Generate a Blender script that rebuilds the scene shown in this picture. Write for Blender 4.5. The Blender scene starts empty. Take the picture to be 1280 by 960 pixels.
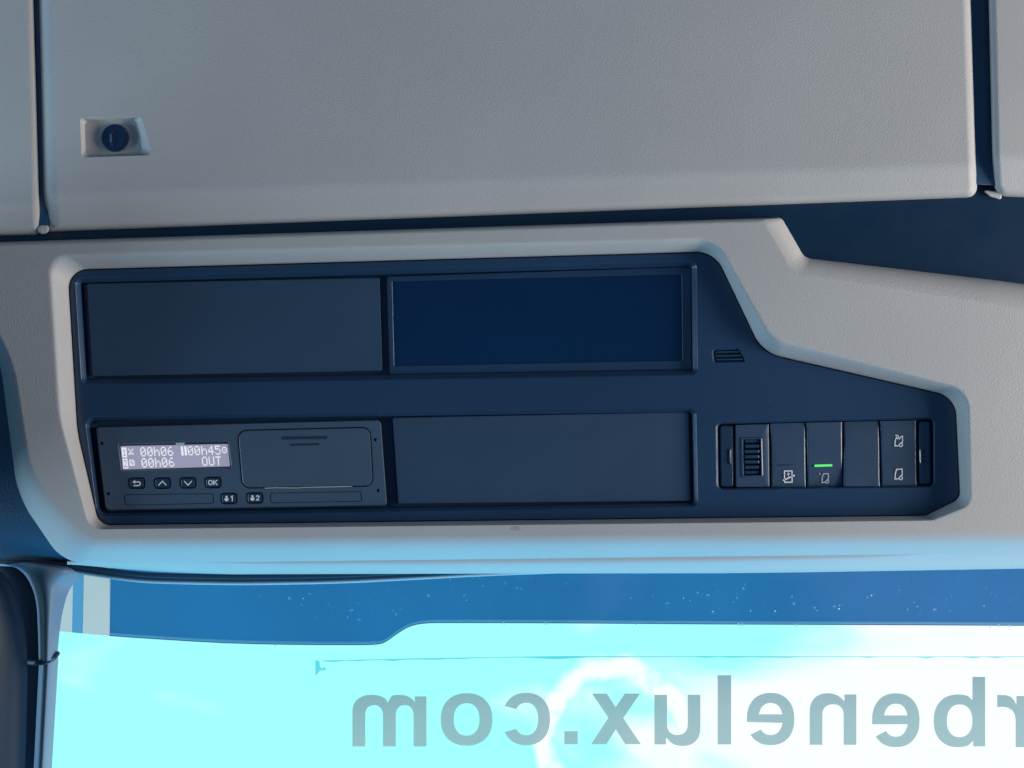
import bpy, bmesh, math, random
from mathutils import Vector

# ------------------------------------------------------------------ camera, world, lamps, exposure
scene = bpy.context.scene
COL = scene.collection
DIST = 0.6           # camera to the face of the console, metres
K = 0.0005           # metres per photo pixel on that face
cam = bpy.data.cameras.new('camera')
cam.sensor_width = 36.0
cam.lens = 36.0 * DIST / (1280 * K)
cam.clip_start = 0.01
cam.clip_end = 200
cam_o = bpy.data.objects.new('camera', cam)
cam_o.location = (0, -DIST, 0)
cam_o.rotation_euler = (math.radians(90), 0, 0)
COL.objects.link(cam_o)
scene.camera = cam_o

world = bpy.data.worlds.new('World')
scene.world = world
world.use_nodes = True
bg = world.node_tree.nodes['Background']
bg.inputs[0].default_value = (0.30, 0.52, 0.80, 1)
bg.inputs[1].default_value = 0.20

def lamp(name, loc, target, size, size_y, power, color):
    l = bpy.data.lights.new(name, 'AREA')
    l.shape = 'RECTANGLE'; l.size = size; l.size_y = size_y
    l.energy = power; l.color = color
    o = bpy.data.objects.new(name, l)
    o.location = loc
    o.rotation_euler = (Vector(target) - Vector(loc)).to_track_quat('-Z', 'Y').to_euler()
    COL.objects.link(o)
    return o
# daylight through the side window on the right, the one on the left, and up from the sunlit dashboard
lamp('side_window_light_right', (1.30, -0.42, -0.15), (0, 0, 0.0), 0.5, 0.75, 23.0, (1.0, 0.92, 0.84))
lamp('side_window_light_left', (-1.28, -0.33, -0.25), (0.25, 0, 0.0), 0.45, 0.6, 13.0, (0.58, 0.83, 1.0))
lamp('dashboard_light', (0.0, 0.10, -0.80), (0.0, 0.06, -0.1), 1.3, 0.35, 8.0, (0.02, 0.56, 1.0))

scene.view_settings.view_transform = 'Standard'
scene.view_settings.look = 'None'
scene.view_settings.exposure = 0.0
scene.view_settings.gamma = 1.0

# ------------------------------------------------------------------ helpers
def P(px, py, d):
    f = K * (DIST + d) / DIST
    return Vector(((px - 640) * f, d, (480 - py) * f))

def rloop(corners, n=6, seg=0):
    """corners (x, y, r) -> rounded loop of points."""
    out = []
    m = len(corners)
    for i in range(m):
        c = corners[i]; p = corners[i - 1]; q = corners[(i + 1) % m]
        x, y = c[0], c[1]; r = c[2] if len(c) > 2 else 0
        if r <= 0:
            pts = [(x, y)]
        else:
            a = Vector((p[0] - x, p[1] - y)); b = Vector((q[0] - x, q[1] - y))
            la, lb = a.length, b.length
            a.normalize(); b.normalize()
            ang = max(0.05, min(3.09, a.angle(b)))
            t = min(r / math.tan(ang / 2), 0.48 * la, 0.48 * lb)
            A = Vector((x, y)) + a * t; B = Vector((x, y)) + b * t; Cc = Vector((x, y))
            pts = []
            for k in range(n + 1):
                u = k / n
                w = 0.72                      # rational bezier, close to a circular arc
                den = (1-u)**2 + 2*u*(1-u)*w + u*u
                v = (A * (1-u)**2 + Cc * (2*u*(1-u)*w) + B * u*u) / den
                pts.append((v.x, v.y))
        out.append(pts)
    flat = []
    for i in range(m):
        flat += out[i]
        if seg:
            a = out[i][-1]; b = out[(i + 1) % m][0]
            for k in range(1, seg + 1):
                u = k / (seg + 1)
                flat.append((a[0] + (b[0]-a[0])*u, a[1] + (b[1]-a[1])*u))
    return flat

def inset(corners, k):
    """offset a clockwise (on screen) polygon inwards by k pixels."""
    m = len(corners); res = []
    for i in range(m):
        c = corners[i]; p = corners[i - 1]; q = corners[(i + 1) % m]
        r = c[2] if len(c) > 2 else 0
        e1 = Vector((c[0]-p[0], c[1]-p[1])).normalized(); e2 = Vector((q[0]-c[0], q[1]-c[1])).normalized()
        n1 = Vector((-e1.y, e1.x)); n2 = Vector((-e2.y, e2.x))
        b = n1 + n2
        s = k / max(0.25, 1 + n1.dot(n2))
        cr = e1.x*e2.y - e1.y*e2.x
        rr = (r - k if cr > 0 else r + k)
        res.append((c[0] + b.x*s, c[1] + b.y*s, max(rr, 0.6) if r > 0 else 0))
    return res

def rect(x0, y0, x1, y1, r=0):
    return [(x0, y0, r), (x1, y0, r), (x1, y1, r), (x0, y1, r)]

def quad(tl, tr, br, bl, r=0):
    return [(*tl, r), (*tr, r), (*br, r), (*bl, r)]

class MB:
    def __init__(self):
        self.bm = bmesh.new()
    def ring(self, pts, d):
        f = d if callable(d) else (lambda x, y: d)
        return [self.bm.verts.new(P(x, y, f(x, y))) for x, y in pts]
    def bridge(self, a, b, closed=True):
        n = len(a)
        for i in range(n if closed else n - 1):
            j = (i + 1) % n
            try: self.bm.faces.new((a[i], a[j], b[j], b[i]))
            except ValueError: pass
    def loft(self, rings, closed=True):
        for a, b in zip(rings, rings[1:]): self.bridge(a, b, closed)
        return self
    def cap(self, ring):
        self.bm.faces.new(ring)
    def fill(self, *loops):
        es = []
        for L in loops:
            for i in range(len(L)):
                a, b = L[i], L[(i + 1) % len(L)]
                e = self.bm.edges.get((a, b)) or self.bm.edges.new((a, b))
                es.append(e)
        bmesh.ops.triangle_fill(self.bm, use_beauty=True, use_dissolve=False, edges=es, normal=(0, -1, 0))
    def block(self, corners, d, depth, bev=1.0, bd=None, n=5):
        """panel with a rounded front edge: front face at d, sides going back by depth."""
        bd = bd if bd is not None else bev * K
        r0 = self.ring(rloop(corners, n), d + depth)
        r1 = self.ring(rloop(corners, n), d + bd)
        r2 = self.ring(rloop(inset(corners, bev * 0.3), n), d + bd * 0.3)
        r3 = self.ring(rloop(inset(corners, bev), n), d)
        self.loft([r0, r1, r2, r3]); self.cap(r3)
        return self
    def ribbon(self, pts, w, d, closed=False):
        """flat printed line."""
        m = len(pts); L = []; R = []
        for i in range(m):
            c = Vector(pts[i])
            p = Vector(pts[i-1]) if (i > 0 or closed) else None
            q = Vector(pts[(i+1) % m]) if (i < m-1 or closed) else None
            e1 = (c - p).normalized() if p is not None else (q - c).normalized()
            e2 = (q - c).normalized() if q is not None else e1
            n1 = Vector((-e1.y, e1.x)); n2 = Vector((-e2.y, e2.x))
            b = (n1 + n2); s = (w/2) * 2 / max(0.4, 1 + n1.dot(n2)) / 2
            o = b * s
            L.append(self.bm.verts.new(P(c.x+o.x, c.y+o.y, d))); R.append(self.bm.verts.new(P(c.x-o.x, c.y-o.y, d)))
        self.bridge(L, R, closed)
        return self
    def tube(self, pts, radii, n=10):
        """round tube through 3D points."""
        rings = []
        m = len(pts)
        for i in range(m):
            t = (pts[min(i+1, m-1)] - pts[max(i-1, 0)]).normalized()
            up = Vector((0, 1, 0)); s = t.cross(up).normalized(); u = s.cross(t)
            r = radii[i] if isinstance(radii, (list, tuple)) else radii
            rings.append([self.bm.verts.new(pts[i] + (s*math.cos(a) + u*math.sin(a))*r) for a in [2*math.pi*k/n for k in range(n)]])
        self.loft(rings); self.cap(rings[0]); self.cap(rings[-1])
        return self
    def sheet(self, rows, thick=None):
        """rows of 3D points -> open surface."""
        R = [[self.bm.verts.new(p) for p in row] for row in rows]
        self.loft(R, closed=False)
        return self
    def build(self, name, mat, parent=None, smooth=35, weighted=True):
        bm = self.bm
        bmesh.ops.recalc_face_normals(bm, faces=bm.faces)
        if parent is not None:
            off = Vector(parent['_o'])
        else:
            off = sum((v.co for v in bm.verts), Vector()) / max(1, len(bm.verts))
        bmesh.ops.translate(bm, verts=bm.verts, vec=-off)
        me = bpy.data.meshes.new(name)
        bm.to_mesh(me); bm.free()
        me.materials.append(mat)
        if smooth:
            me.polygons.foreach_set('use_smooth', [True] * len(me.polygons))
            me.set_sharp_from_angle(angle=math.radians(smooth))
        o = bpy.data.objects.new(name, me)
        COL.objects.link(o)
        if parent is not None:
            o.parent = parent
        else:
            o.location = off
        o['_o'] = tuple(off)
        if smooth and weighted:
            md = o.modifiers.new('normals', 'WEIGHTED_NORMAL'); md.keep_sharp = True
        return o

def thing(name, label, cat, at, group=None):
    o = bpy.data.objects.new(name, None)
    o.empty_display_size = 0.02
    COL.objects.link(o)
    o.location = at; o['_o'] = tuple(at)
    tag(o, label, cat, group)
    return o
def tag(o, label=None, cat=None, group=None, kind=None):
    if label: o['label'] = label
    if cat: o['category'] = cat
    if group: o['group'] = group
    if kind: o['kind'] = kind
    return o

def spline(pts, n=8):
    """Catmull-Rom through tuples of any size."""
    out = []
    m = len(pts)
    for i in range(m - 1):
        p0 = pts[max(i-1, 0)]; p1 = pts[i]; p2 = pts[i+1]; p3 = pts[min(i+2, m-1)]
        for k in range(n):
            t = k / n
            out.append(tuple(0.5*((2*b) + (-a+c)*t + (2*a-5*b+4*c-e)*t*t + (-a+3*b-3*c+e)*t**3) for a, b, c, e in zip(p0, p1, p2, p3)))
    out.append(tuple(pts[-1]))
    return out

def lerp_y(tab, x):
    if x <= tab[0][0]: return tab[0][1]
    for (a, b), (c, e) in zip(tab, tab[1:]):
        if x <= c: return b + (e-b)*(x-a)/(c-a)
    return tab[-1][1]

# ------------------------------------------------------------------ materials
def new_mat(name):
    m = bpy.data.materials.new(name); m.use_nodes = True
    nt = m.node_tree
    return m, nt, nt.nodes['Principled BSDF']

def plastic(name, color, rough=0.5, grain=0.0, gscale=700, vary=0.05, spec=0.5, rvary=0.08, dust=0.0, coat=0):
    m, nt, b = new_mat(name)
    N = nt.nodes; L = nt.links
    tc = N.new('ShaderNodeTexCoord')
    big = N.new('ShaderNodeTexNoise'); big.inputs['Scale'].default_value = 9; big.inputs['Detail'].default_value = 6
    L.new(tc.outputs['Object'], big.inputs['Vector'])
    ramp = N.new('ShaderNodeMapRange')
    ramp.inputs['From Min'].default_value = 0.3; ramp.inputs['From Max'].default_value = 0.7
    ramp.inputs['To Min'].default_value = 1 - vary; ramp.inputs['To Max'].default_value = 1 + vary
    L.new(big.outputs['Fac'], ramp.inputs['Value'])
    mul = N.new('ShaderNodeMix'); mul.data_type = 'RGBA'; mul.blend_type = 'MULTIPLY'; mul.inputs[0].default_value = 1
    mul.inputs[6].default_value = (*color, 1)
    L.new(ramp.outputs['Result'], mul.inputs[7])
    col_out = mul.outputs[2]
    if dust > 0:
        # specks of lint and dust lying on the plastic
        dn = N.new('ShaderNodeTexVoronoi'); dn.inputs['Scale'].default_value = 170; dn.inputs['Randomness'].default_value = 1
        L.new(tc.outputs['Object'], dn.inputs['Vector'])
        dr = N.new('ShaderNodeMapRange'); dr.inputs['From Min'].default_value = 0.10; dr.inputs['From Max'].default_value = 0.03
        L.new(dn.outputs['Distance'], dr.inputs['Value'])
        cc = N.new('ShaderNodeSeparateColor'); L.new(dn.outputs['Color'], cc.inputs[0])
        th = N.new('ShaderNodeMath'); th.operation = 'GREATER_THAN'; th.inputs[1].default_value = 0.93
        L.new(cc.outputs[0], th.inputs[0])
        mm = N.new('ShaderNodeMath'); mm.operation = 'MULTIPLY'; L.new(dr.outputs['Result'], mm.inputs[0]); L.new(th.outputs[0], mm.inputs[1])
        m2 = N.new('ShaderNodeMath'); m2.operation = 'MULTIPLY'; m2.inputs[1].default_value = dust; L.new(mm.outputs[0], m2.inputs[0])
        mx = N.new('ShaderNodeMix'); mx.data_type = 'RGBA'
        mx.inputs[7].default_value = (0.5, 0.5, 0.5, 1)
        L.new(m2.outputs[0], mx.inputs[0]); L.new(col_out, mx.inputs[6]); col_out = mx.outputs[2]
    L.new(col_out, b.inputs['Base Color'])
    rr = N.new('ShaderNodeMapRange')
    rr.inputs['To Min'].default_value = rough - rvary; rr.inputs['To Max'].default_value = rough + rvary
    n2 = N.new('ShaderNodeTexNoise'); n2.inputs['Scale'].default_value = 40; n2.inputs['Detail'].default_value = 4
    L.new(tc.outputs['Object'], n2.inputs['Vector']); L.new(n2.outputs['Fac'], rr.inputs['Value'])
    L.new(rr.outputs['Result'], b.inputs['Roughness'])
    b.inputs['Specular IOR Level'].default_value = spec
    if coat: b.inputs['Coat Weight'].default_value = coat
    if grain > 0:
        v = N.new('ShaderNodeTexVoronoi'); v.feature = 'SMOOTH_F1'; v.inputs['Scale'].default_value = gscale
        v.inputs['Smoothness'].default_value = 0.6
        nz = N.new('ShaderNodeTexNoise'); nz.inputs['Scale'].default_value = gscale * 0.35; nz.inputs['Detail'].default_value = 3
        L.new(tc.outputs['Object'], nz.inputs['Vector'])
        ad = N.new('ShaderNodeVectorMath'); ad.operation = 'MULTIPLY_ADD'
        ad.inputs[1].default_value = (0.0009, 0.0009, 0.0009)
        L.new(nz.outputs['Color'], ad.inputs[0]); L.new(tc.outputs['Object'], ad.inputs[2])
        L.new(ad.outputs[0], v.inputs['Vector'])
        sm = N.new('ShaderNodeMath'); sm.operation = 'MULTIPLY_ADD'; sm.inputs[1].default_value = 0.3
        L.new(nz.outputs['Fac'], sm.inputs[0]); L.new(v.outputs['Distance'], sm.inputs[2])
        bp = N.new('ShaderNodeBump'); bp.inputs['Strength'].default_value = grain; bp.inputs['Distance'].default_value = 0.0006
        L.new(sm.outputs[0], bp.inputs['Height']); L.new(bp.outputs['Normal'], b.inputs['Normal'])
    return m

def emitter(name, color, strength=1.0):
    m, nt, b = new_mat(name)
    b.inputs['Base Color'].default_value = (0.02, 0.02, 0.03, 1)
    b.inputs['Emission Color'].default_value = (*color, 1)
    b.inputs['Emission Strength'].default_value = strength
    b.inputs['Roughness'].default_value = 0.25
    return m

GREY = plastic('grey_grained_plastic', (0.425, 0.43, 0.44), 0.55, 0.25, 1200, 0.04, 0.35, dust=0.25)
GREY_SMOOTH = plastic('grey_smooth_plastic', (0.45, 0.45, 0.455), 0.5, 0.12, 1500, 0.03, 0.4)
NAVY = plastic('blue_black_plastic', (0.016, 0.046, 0.104), 0.24, 0.10, 1700, 0.10, 0.5, rvary=0.04, dust=0.10)
NAVY_LIT = plastic('lit_blue_black_plastic', (0.030, 0.065, 0.126), 0.34, 0.08, 2000, 0.10, 0.5, dust=0.10)  # lighter copy, with light falling on the tilted cover put into its colour
NAVY_DEEP = plastic('deep_blue_black_plastic', (0.006, 0.036, 0.105), 0.45, 0.08, 1500, 0.08, 0.4)
TACHO = plastic('dark_slate_plastic', (0.052, 0.090, 0.148), 0.38, 0.10, 2200, 0.08, 0.5, dust=0.1)
BUTTON = plastic('button_rubber', (0.012, 0.032, 0.075), 0.4, 0.05, 2000, 0.05, 0.5)
DARK_LINE = plastic('groove_shadow_plastic', (0.003, 0.016, 0.05), 0.6)
WHITE_PRINT = plastic('white_print', (0.78, 0.82, 0.86), 0.5, vary=0.03)
RUBBER = plastic('blue_black_rubber', (0.012, 0.03, 0.065), 0.45, 0.15, 900, 0.12, 0.5)
PILLAR = plastic('pillar_grey_plastic', (0.13, 0.20, 0.28), 0.45, 0.15, 1100, 0.04, 0.4)
SCREEN = plastic('dark_display_glass', (0.0005, 0.022, 0.078), 0.08, vary=0.12, spec=0.45, rvary=0.02)
CARCASS = plastic('dark_blue_locker_plastic', (0.003, 0.024, 0.062), 0.30, 0.06, 1200, 0.10, 0.45)
LOCK = plastic('black_lock_metal', (0.003, 0.024, 0.072), 0.3, vary=0.05, spec=0.6)
LED = emitter('green_led', (0.12, 0.9, 0.18), 1.0)
LCD_TEXT = emitter('lit_lcd_segments', (0.86, 0.88, 0.95), 0.9)

def lcd_mat():
    m, nt, b = new_mat('violet_backlit_lcd')
    N = nt.nodes; L = nt.links
    b.inputs['Base Color'].default_value = (0.10, 0.10, 0.16, 1)
    b.inputs['Emission Color'].default_value = (0.27, 0.27, 0.37, 1)
    b.inputs['Emission Strength'].default_value = 1.0
    b.inputs['Roughness'].default_value = 0.12
    return m
LCD = lcd_mat()

def vinyl_mat():
    m, nt, b = new_mat('grey_vinyl_film')
    N = nt.nodes; L = nt.links
    nz = N.new('ShaderNodeTexNoise'); nz.inputs['Scale'].default_value = 30; nz.inputs['Detail'].default_value = 5
    cr = N.new('ShaderNodeValToRGB')
    cr.color_ramp.elements[0].color = (0.16, 0.24, 0.27, 1); cr.color_ramp.elements[1].color = (0.20, 0.29, 0.32, 1)
    tc = N.new('ShaderNodeTexCoord'); L.new(tc.outputs['Object'], nz.inputs['Vector']); L.new(nz.outputs['Fac'], cr.inputs['Fac'])
    tr = N.new('ShaderNodeBsdfTransparent'); tr.inputs['Color'].default_value = (0.5, 0.6, 0.62, 1)
    di = N.new('ShaderNodeBsdfDiffuse'); L.new(cr.outputs['Color'], di.inputs['Color'])
    tl = N.new('ShaderNodeBsdfTranslucent'); tl.inputs['Color'].default_value = (0.86, 0.76, 0.78, 1)
    a = N.new('ShaderNodeMixShader'); a.inputs[0].default_value = 0.75
    L.new(di.outputs[0], a.inputs[1]); L.new(tl.outputs[0], a.inputs[2])
    c = N.new('ShaderNodeMixShader'); c.inputs[0].default_value = 0.22
    L.new(a.outputs[0], c.inputs[1]); L.new(tr.outputs[0], c.inputs[2])
    L.new(c.outputs[0], N['Material Output'].inputs['Surface'])
    return m
VINYL = vinyl_mat()

def tinted(name, tint, gloss=0.04, rough=0.03, streak=0.0, haze=0.0, hazecol=(0.3, 0.5, 0.7)):
    m, nt, b = new_mat(name)
    N = nt.nodes; L = nt.links
    N.remove(b)
    tr = N.new('ShaderNodeBsdfTransparent'); tr.inputs['Color'].default_value = (*tint, 1)
    if streak:
        tc = N.new('ShaderNodeTexCoord'); mp = N.new('ShaderNodeMapping'); mp.inputs['Scale'].default_value = (10, 10, 1.5)
        nz = N.new('ShaderNodeTexNoise'); nz.inputs['Scale'].default_value = 1.0; nz.inputs['Detail'].default_value = 5
        L.new(tc.outputs['Object'], mp.inputs['Vector']); L.new(mp.outputs[0], nz.inputs['Vector'])
        mr = N.new('ShaderNodeMapRange'); mr.inputs['To Min'].default_value = 1 - streak; mr.inputs['To Max'].default_value = 1 + streak
        L.new(nz.outputs['Fac'], mr.inputs['Value'])
        mu = N.new('ShaderNodeMix'); mu.data_type = 'RGBA'; mu.blend_type = 'MULTIPLY'; mu.inputs[0].default_value = 1
        mu.inputs[6].default_value = (*tint, 1); L.new(mr.outputs[0], mu.inputs[7]); L.new(mu.outputs[2], tr.inputs['Color'])
    gl = N.new('ShaderNodeBsdfGlossy'); gl.inputs['Roughness'].default_value = rough
    mx = N.new('ShaderNodeMixShader'); mx.inputs[0].default_value = gloss
    L.new(tr.outputs[0], mx.inputs[1]); L.new(gl.outputs[0], mx.inputs[2])
    out = mx.outputs[0]
    if haze:
        di = N.new('ShaderNodeBsdfDiffuse'); di.inputs['Color'].default_value = (*hazecol, 1)
        m2 = N.new('ShaderNodeMixShader'); m2.inputs[0].default_value = haze
        L.new(out, m2.inputs[1]); L.new(di.outputs[0], m2.inputs[2]); out = m2.outputs[0]
    L.new(out, N['Material Output'].inputs['Surface'])
    return m
GLASS = tinted('windscreen_glass', (0.98, 1.0, 1.0), 0.02, 0.02)
VISOR = tinted('blue_smoked_acrylic', (0.034, 0.155, 0.39), 0.004, 0.06, 0.22, 0.08, (0.14, 0.28, 0.45))
VISOR_EDGE = tinted('visor_rim_acrylic', (0.08, 0.26, 0.52), 0.05, 0.1, 0.15, 0.2, (0.5, 0.62, 0.75))
PALE_REFLECTION = tinted('curtain_reflection_tint', (1.0, 0.44, 0.42), 0.03, 0.2, 0.12, 0.4, (0.92, 0.86, 0.8))  # pale tint painted for a curtain reflected in the glass
FILM = tinted('film_edge', (0.30, 0.72, 0.82), 0.02, 0.2, 0.2, 0.0)

def water_mat():
    m, nt, b = new_mat('water_drop')
    N = nt.nodes; L = nt.links
    N.remove(b)
    tr = N.new('ShaderNodeBsdfTransparent'); tr.inputs['Color'].default_value = (0.9, 0.97, 1, 1)
    gl = N.new('ShaderNodeBsdfGlass'); gl.inputs['IOR'].default_value = 1.33; gl.inputs['Roughness'].default_value = 0.02
    tl = N.new('ShaderNodeBsdfTranslucent'); tl.inputs['Color'].default_value = (0.6, 0.9, 1, 1)
    a = N.new('ShaderNodeMixShader'); a.inputs[0].default_value = 0.35
    L.new(gl.outputs[0], a.inputs[1]); L.new(tl.outputs[0], a.inputs[2])
    mx = N.new('ShaderNodeMixShader'); mx.inputs[0].default_value = 0.45
    L.new(tr.outputs[0], mx.inputs[1]); L.new(a.outputs[0], mx.inputs[2])
    L.new(mx.outputs[0], N['Material Output'].inputs['Surface'])
    return m
WATER = water_mat()

# ------------------------------------------------------------------ setting: the bright sky outside
def sky_mat():
    m, nt, b = new_mat('bright_sky_with_thin_cloud')
    N = nt.nodes; L = nt.links
    N.remove(b)
    em = N.new('ShaderNodeEmission'); em.inputs['Strength'].default_value = 1.0
    tc = N.new('ShaderNodeTexCoord')
    mp = N.new('ShaderNodeMapping'); mp.inputs['Scale'].default_value = (0.13, 0.13, 0.24); mp.inputs['Location'].default_value = (0.35, 0.0, 0.2)
    L.new(tc.outputs['Object'], mp.inputs['Vector'])
    nz = N.new('ShaderNodeTexNoise'); nz.inputs['Scale'].default_value = 2.2; nz.inputs['Detail'].default_value = 3; nz.inputs['Distortion'].default_value = 0.4
    L.new(mp.outputs[0], nz.inputs['Vector'])
    # the cloud bank thickens to the right
    sx = N.new('ShaderNodeSeparateXYZ'); L.new(tc.outputs['Object'], sx.inputs[0])
    gx = N.new('ShaderNodeMapRange'); gx.inputs['From Min'].default_value = -2.5; gx.inputs['From Max'].default_value = 7.5
    gx.inputs['To Min'].default_value = -0.20; gx.inputs['To Max'].default_value = 0.36
    L.new(sx.outputs['X'], gx.inputs['Value'])
    ad = N.new('ShaderNodeMath'); ad.operation = 'ADD'; L.new(nz.outputs['Fac'], ad.inputs[0]); L.new(gx.outputs[0], ad.inputs[1])
    cr = N.new('ShaderNodeMapRange'); cr.interpolation_type = 'SMOOTHSTEP'
    cr.inputs['From Min'].default_value = 0.44; cr.inputs['From Max'].default_value = 0.70
    L.new(ad.outputs[0], cr.inputs['Value'])
    # steering-wheel-like reflection in the windscreen, painted into the sky as a white ring
    sub = N.new('ShaderNodeVectorMath'); sub.operation = 'SUBTRACT'
    sub.inputs[1].default_value = REFLECTION_RING
    L.new(tc.outputs['Object'], sub.inputs[0])
    n3 = N.new('ShaderNodeTexNoise'); n3.inputs['Scale'].default_value = 1.6; n3.inputs['Detail'].default_value = 4
    L.new(tc.outputs['Object'], n3.inputs['Vector'])
    s3 = N.new('ShaderNodeSeparateXYZ'); L.new(sub.outputs[0], s3.inputs[0])
    cb = N.new('ShaderNodeCombineXYZ'); L.new(s3.outputs['X'], cb.inputs['X']); L.new(s3.outputs['Z'], cb.inputs['Y'])
    ln = N.new('ShaderNodeVectorMath'); ln.operation = 'LENGTH'; L.new(cb.outputs[0], ln.inputs[0])
    wob = N.new('ShaderNodeMath'); wob.operation = 'MULTIPLY_ADD'; wob.inputs[1].default_value = 0.5
    L.new(n3.outputs['Fac'], wob.inputs[0]); L.new(ln.outputs['Value'], wob.inputs[2])
    dd = N.new('ShaderNodeMath'); dd.operation = 'SUBTRACT'; dd.inputs[1].default_value = 1.25; L.new(wob.outputs[0], dd.inputs[0])
    ab = N.new('ShaderNodeMath'); ab.operation = 'ABSOLUTE'; L.new(dd.outputs[0], ab.inputs[0])
    rg = N.new('ShaderNodeMapRange'); rg.interpolation_type = 'SMOOTHSTEP'
    rg.inputs['From Min'].default_value = 0.22; rg.inputs['From Max'].default_value = 0.05
    L.new(ab.outputs[0], rg.inputs['Value'])
    mxm = N.new('ShaderNodeMath'); mxm.operation = 'MAXIMUM'; L.new(cr.outputs[0], mxm.inputs[0]); 
    brk = N.new('ShaderNodeTexNoise'); brk.inputs['Scale'].default_value = 2.4; brk.inputs['Detail'].default_value = 2
    L.new(tc.outputs['Object'], brk.inputs['Vector'])
    bm_ = N.new('ShaderNodeMapRange'); bm_.inputs['From Min'].default_value = 0.22; bm_.inputs['From Max'].default_value = 0.44
    L.new(brk.outputs['Fac'], bm_.inputs['Value'])
    rgb = N.new('ShaderNodeMath'); rgb.operation = 'MULTIPLY'; L.new(rg.outputs[0], rgb.inputs[0]); L.new(bm_.outputs[0], rgb.inputs[1])
    L.new(rgb.outputs[0], mxm.inputs[1])
    mix = N.new('ShaderNodeMix'); mix.data_type = 'RGBA'
    mix.inputs[6].default_value = (0.40, 1.06, 1.05, 1); mix.inputs[7].default_value = (1.05, 1.12, 1.12, 1)
    L.new(mxm.outputs[0], mix.inputs[0]); L.new(mix.outputs[2], em.inputs['Color'])
    L.new(em.outputs[0], N['Material Output'].inputs['Surface'])
    return m
SKY_R = 15.0
def sky_at(px, py):
    v = Vector(((px-640)*K, DIST, (480-py)*K)).normalized() * SKY_R
    return v + Vector((0, -DIST, 0))
REFLECTION_RING = tuple(sky_at(772, 925))
def build_sky():
    mb = MB()
    rows = []
    for j in range(25):
        el = math.radians(-62 + 100 * j / 24)
        rows.append([Vector((SKY_R*math.cos(el)*math.sin(a), -DIST + SKY_R*math.cos(el)*math.cos(a), SKY_R*math.sin(el)))
                     for a in [math.radians(-75 + 150*i/36) for i in range(37)]])
    mb.sheet(rows)
    bm = mb.bm
    me = bpy.data.meshes.new('sky'); bm.to_mesh(me); bm.free()
    me.materials.append(sky_mat())
    me.polygons.foreach_set('use_smooth', [True]*len(me.polygons))
    o = bpy.data.objects.new('sky', me); COL.objects.link(o)
    o['kind'] = 'structure'
build_sky()

# ------------------------------------------------------------------ locker frame behind the doors
FR = 0.0135
lf = thing('locker_housing', 'dark blue plastic locker housing showing in the gaps around the grey doors', 'housing', P(640, 250, FR))
mb = MB()
mb.block([(-520, -520, 6), (1820, -520, 6), (1820, 392, 6), (1000, 360, 6), (960, 306, 6), (-520, 318, 6)], FR, 0.06, 2)
mb.build('front_panel', CARCASS, lf)
mb = MB()
mb.block(rect(-520, 290, 1820, 699, 6), 0.094, 0.05, 2)
mb.build('lower_rail', CARCASS, lf)
GAP_TINT = plastic('blue_gap_tint', (0.008, 0.062, 0.15), 0.45)  # strips added to tint the door gaps, their dim blue light put into colour
for c, d in (([(26, -330, 0), (50, -330, 0), (60, 284, 0), (46, 284, 0)], 0.0052), ([(1196, -330, 0), (1232, -330, 0), (1244, 232, 0), (1214, 230, 0)], 0.0075)):
    mb = MB(); mb.block(c, d, 0.012, 1); mb.build('gap_tint_strip', GAP_TINT, lf)
# hinge tabs seen in the right-hand gap
mb = MB(); mb.block([(1227, 237, 3), (1252, 240, 3), (1252, 250, 3), (1238, 246, 6)], 0.0105, 0.02, 2)
mb.build('hinge_cap', GREY_SMOOTH, lf)

# ------------------------------------------------------------------ locker doors
BEND = 14.0        # height in pixels of the soft bend above a door's lower band
def door_surface(bend, slope=0.00015):
    def f(x, y):
        t = y - lerp_y(bend, x)
        if t <= 0: return 0.0
        if t < BEND: return slope * t * t / (2*BEND)
        return slope * (t - BEND/2)
    return f

def locker_door(name, c6, parent, d0, bev=7, hole=None, mat=GREY, left=0):
    """corners: TL, TR, bend right, BR, BL, bend left (clockwise)."""
    tl, tr, br, cr, cl, bl = c6
    def down(a, b): t = BEND / abs(b[1] - a[1]); return (a[0]+(b[0]-a[0])*t, a[1]+(b[1]-a[1])*t, 0)
    mr, ml = down(br, cr), down(bl, cl)
    hr_, hl_ = down(br, mr), down(bl, ml)
    def half(a, b): return ((a[0]+b[0])/2, (a[1]+b[1])/2, 0)
    corners = [tl, tr, br, half(br, mr), mr, cr, cl, ml, half(bl, ml), bl]
    fs = door_surface([(bl[0], bl[1]), (br[0], br[1])])
    mb = MB()
    rings = []
    for k, dd in ((0, 0.028), (0, 0.0062), (bev*0.12, 0.0036), (bev*0.45, 0.0012), (bev, 0.0), (bev + 3, 0.0)):
        c = inset(corners, k) if k else corners
        c = [(q[0] + left*min(1, k/bev), *q[1:]) if i in (0, 6, 7, 8, 9) else q for i, q in enumerate(c)]
        rings.append(mb.ring(rloop(c, 5), lambda x, y, dd=dd: d0 + dd + fs(x, y)))
    mb.loft(rings)
    r = rings[-1]
    # indices: TL 0-5, TR 6-11, br 12, hr 13, mr 14, BR 15-20, BL 21-26, ml 27, hl 28, bl 29
    up = r[0:13] + [r[29]]
    if hole:
        hr = [mb.ring(rloop(h, 5), d0 + dz) for h, dz in hole]
        g = mb.ring(rloop(inset(hole[0][0], -2.5), 5), d0)
        mb.bridge(g, hr[0]); mb.fill(up, g); mb.loft(hr); mb.cap(hr[-1])
    else:
        mb.cap(up)
    mb.cap([r[29], r[12], r[13], r[28]]); mb.cap([r[28], r[13], r[14], r[27]])
    mb.cap(r[14:28])
    return mb.build(name, mat, parent, smooth=40)

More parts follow.
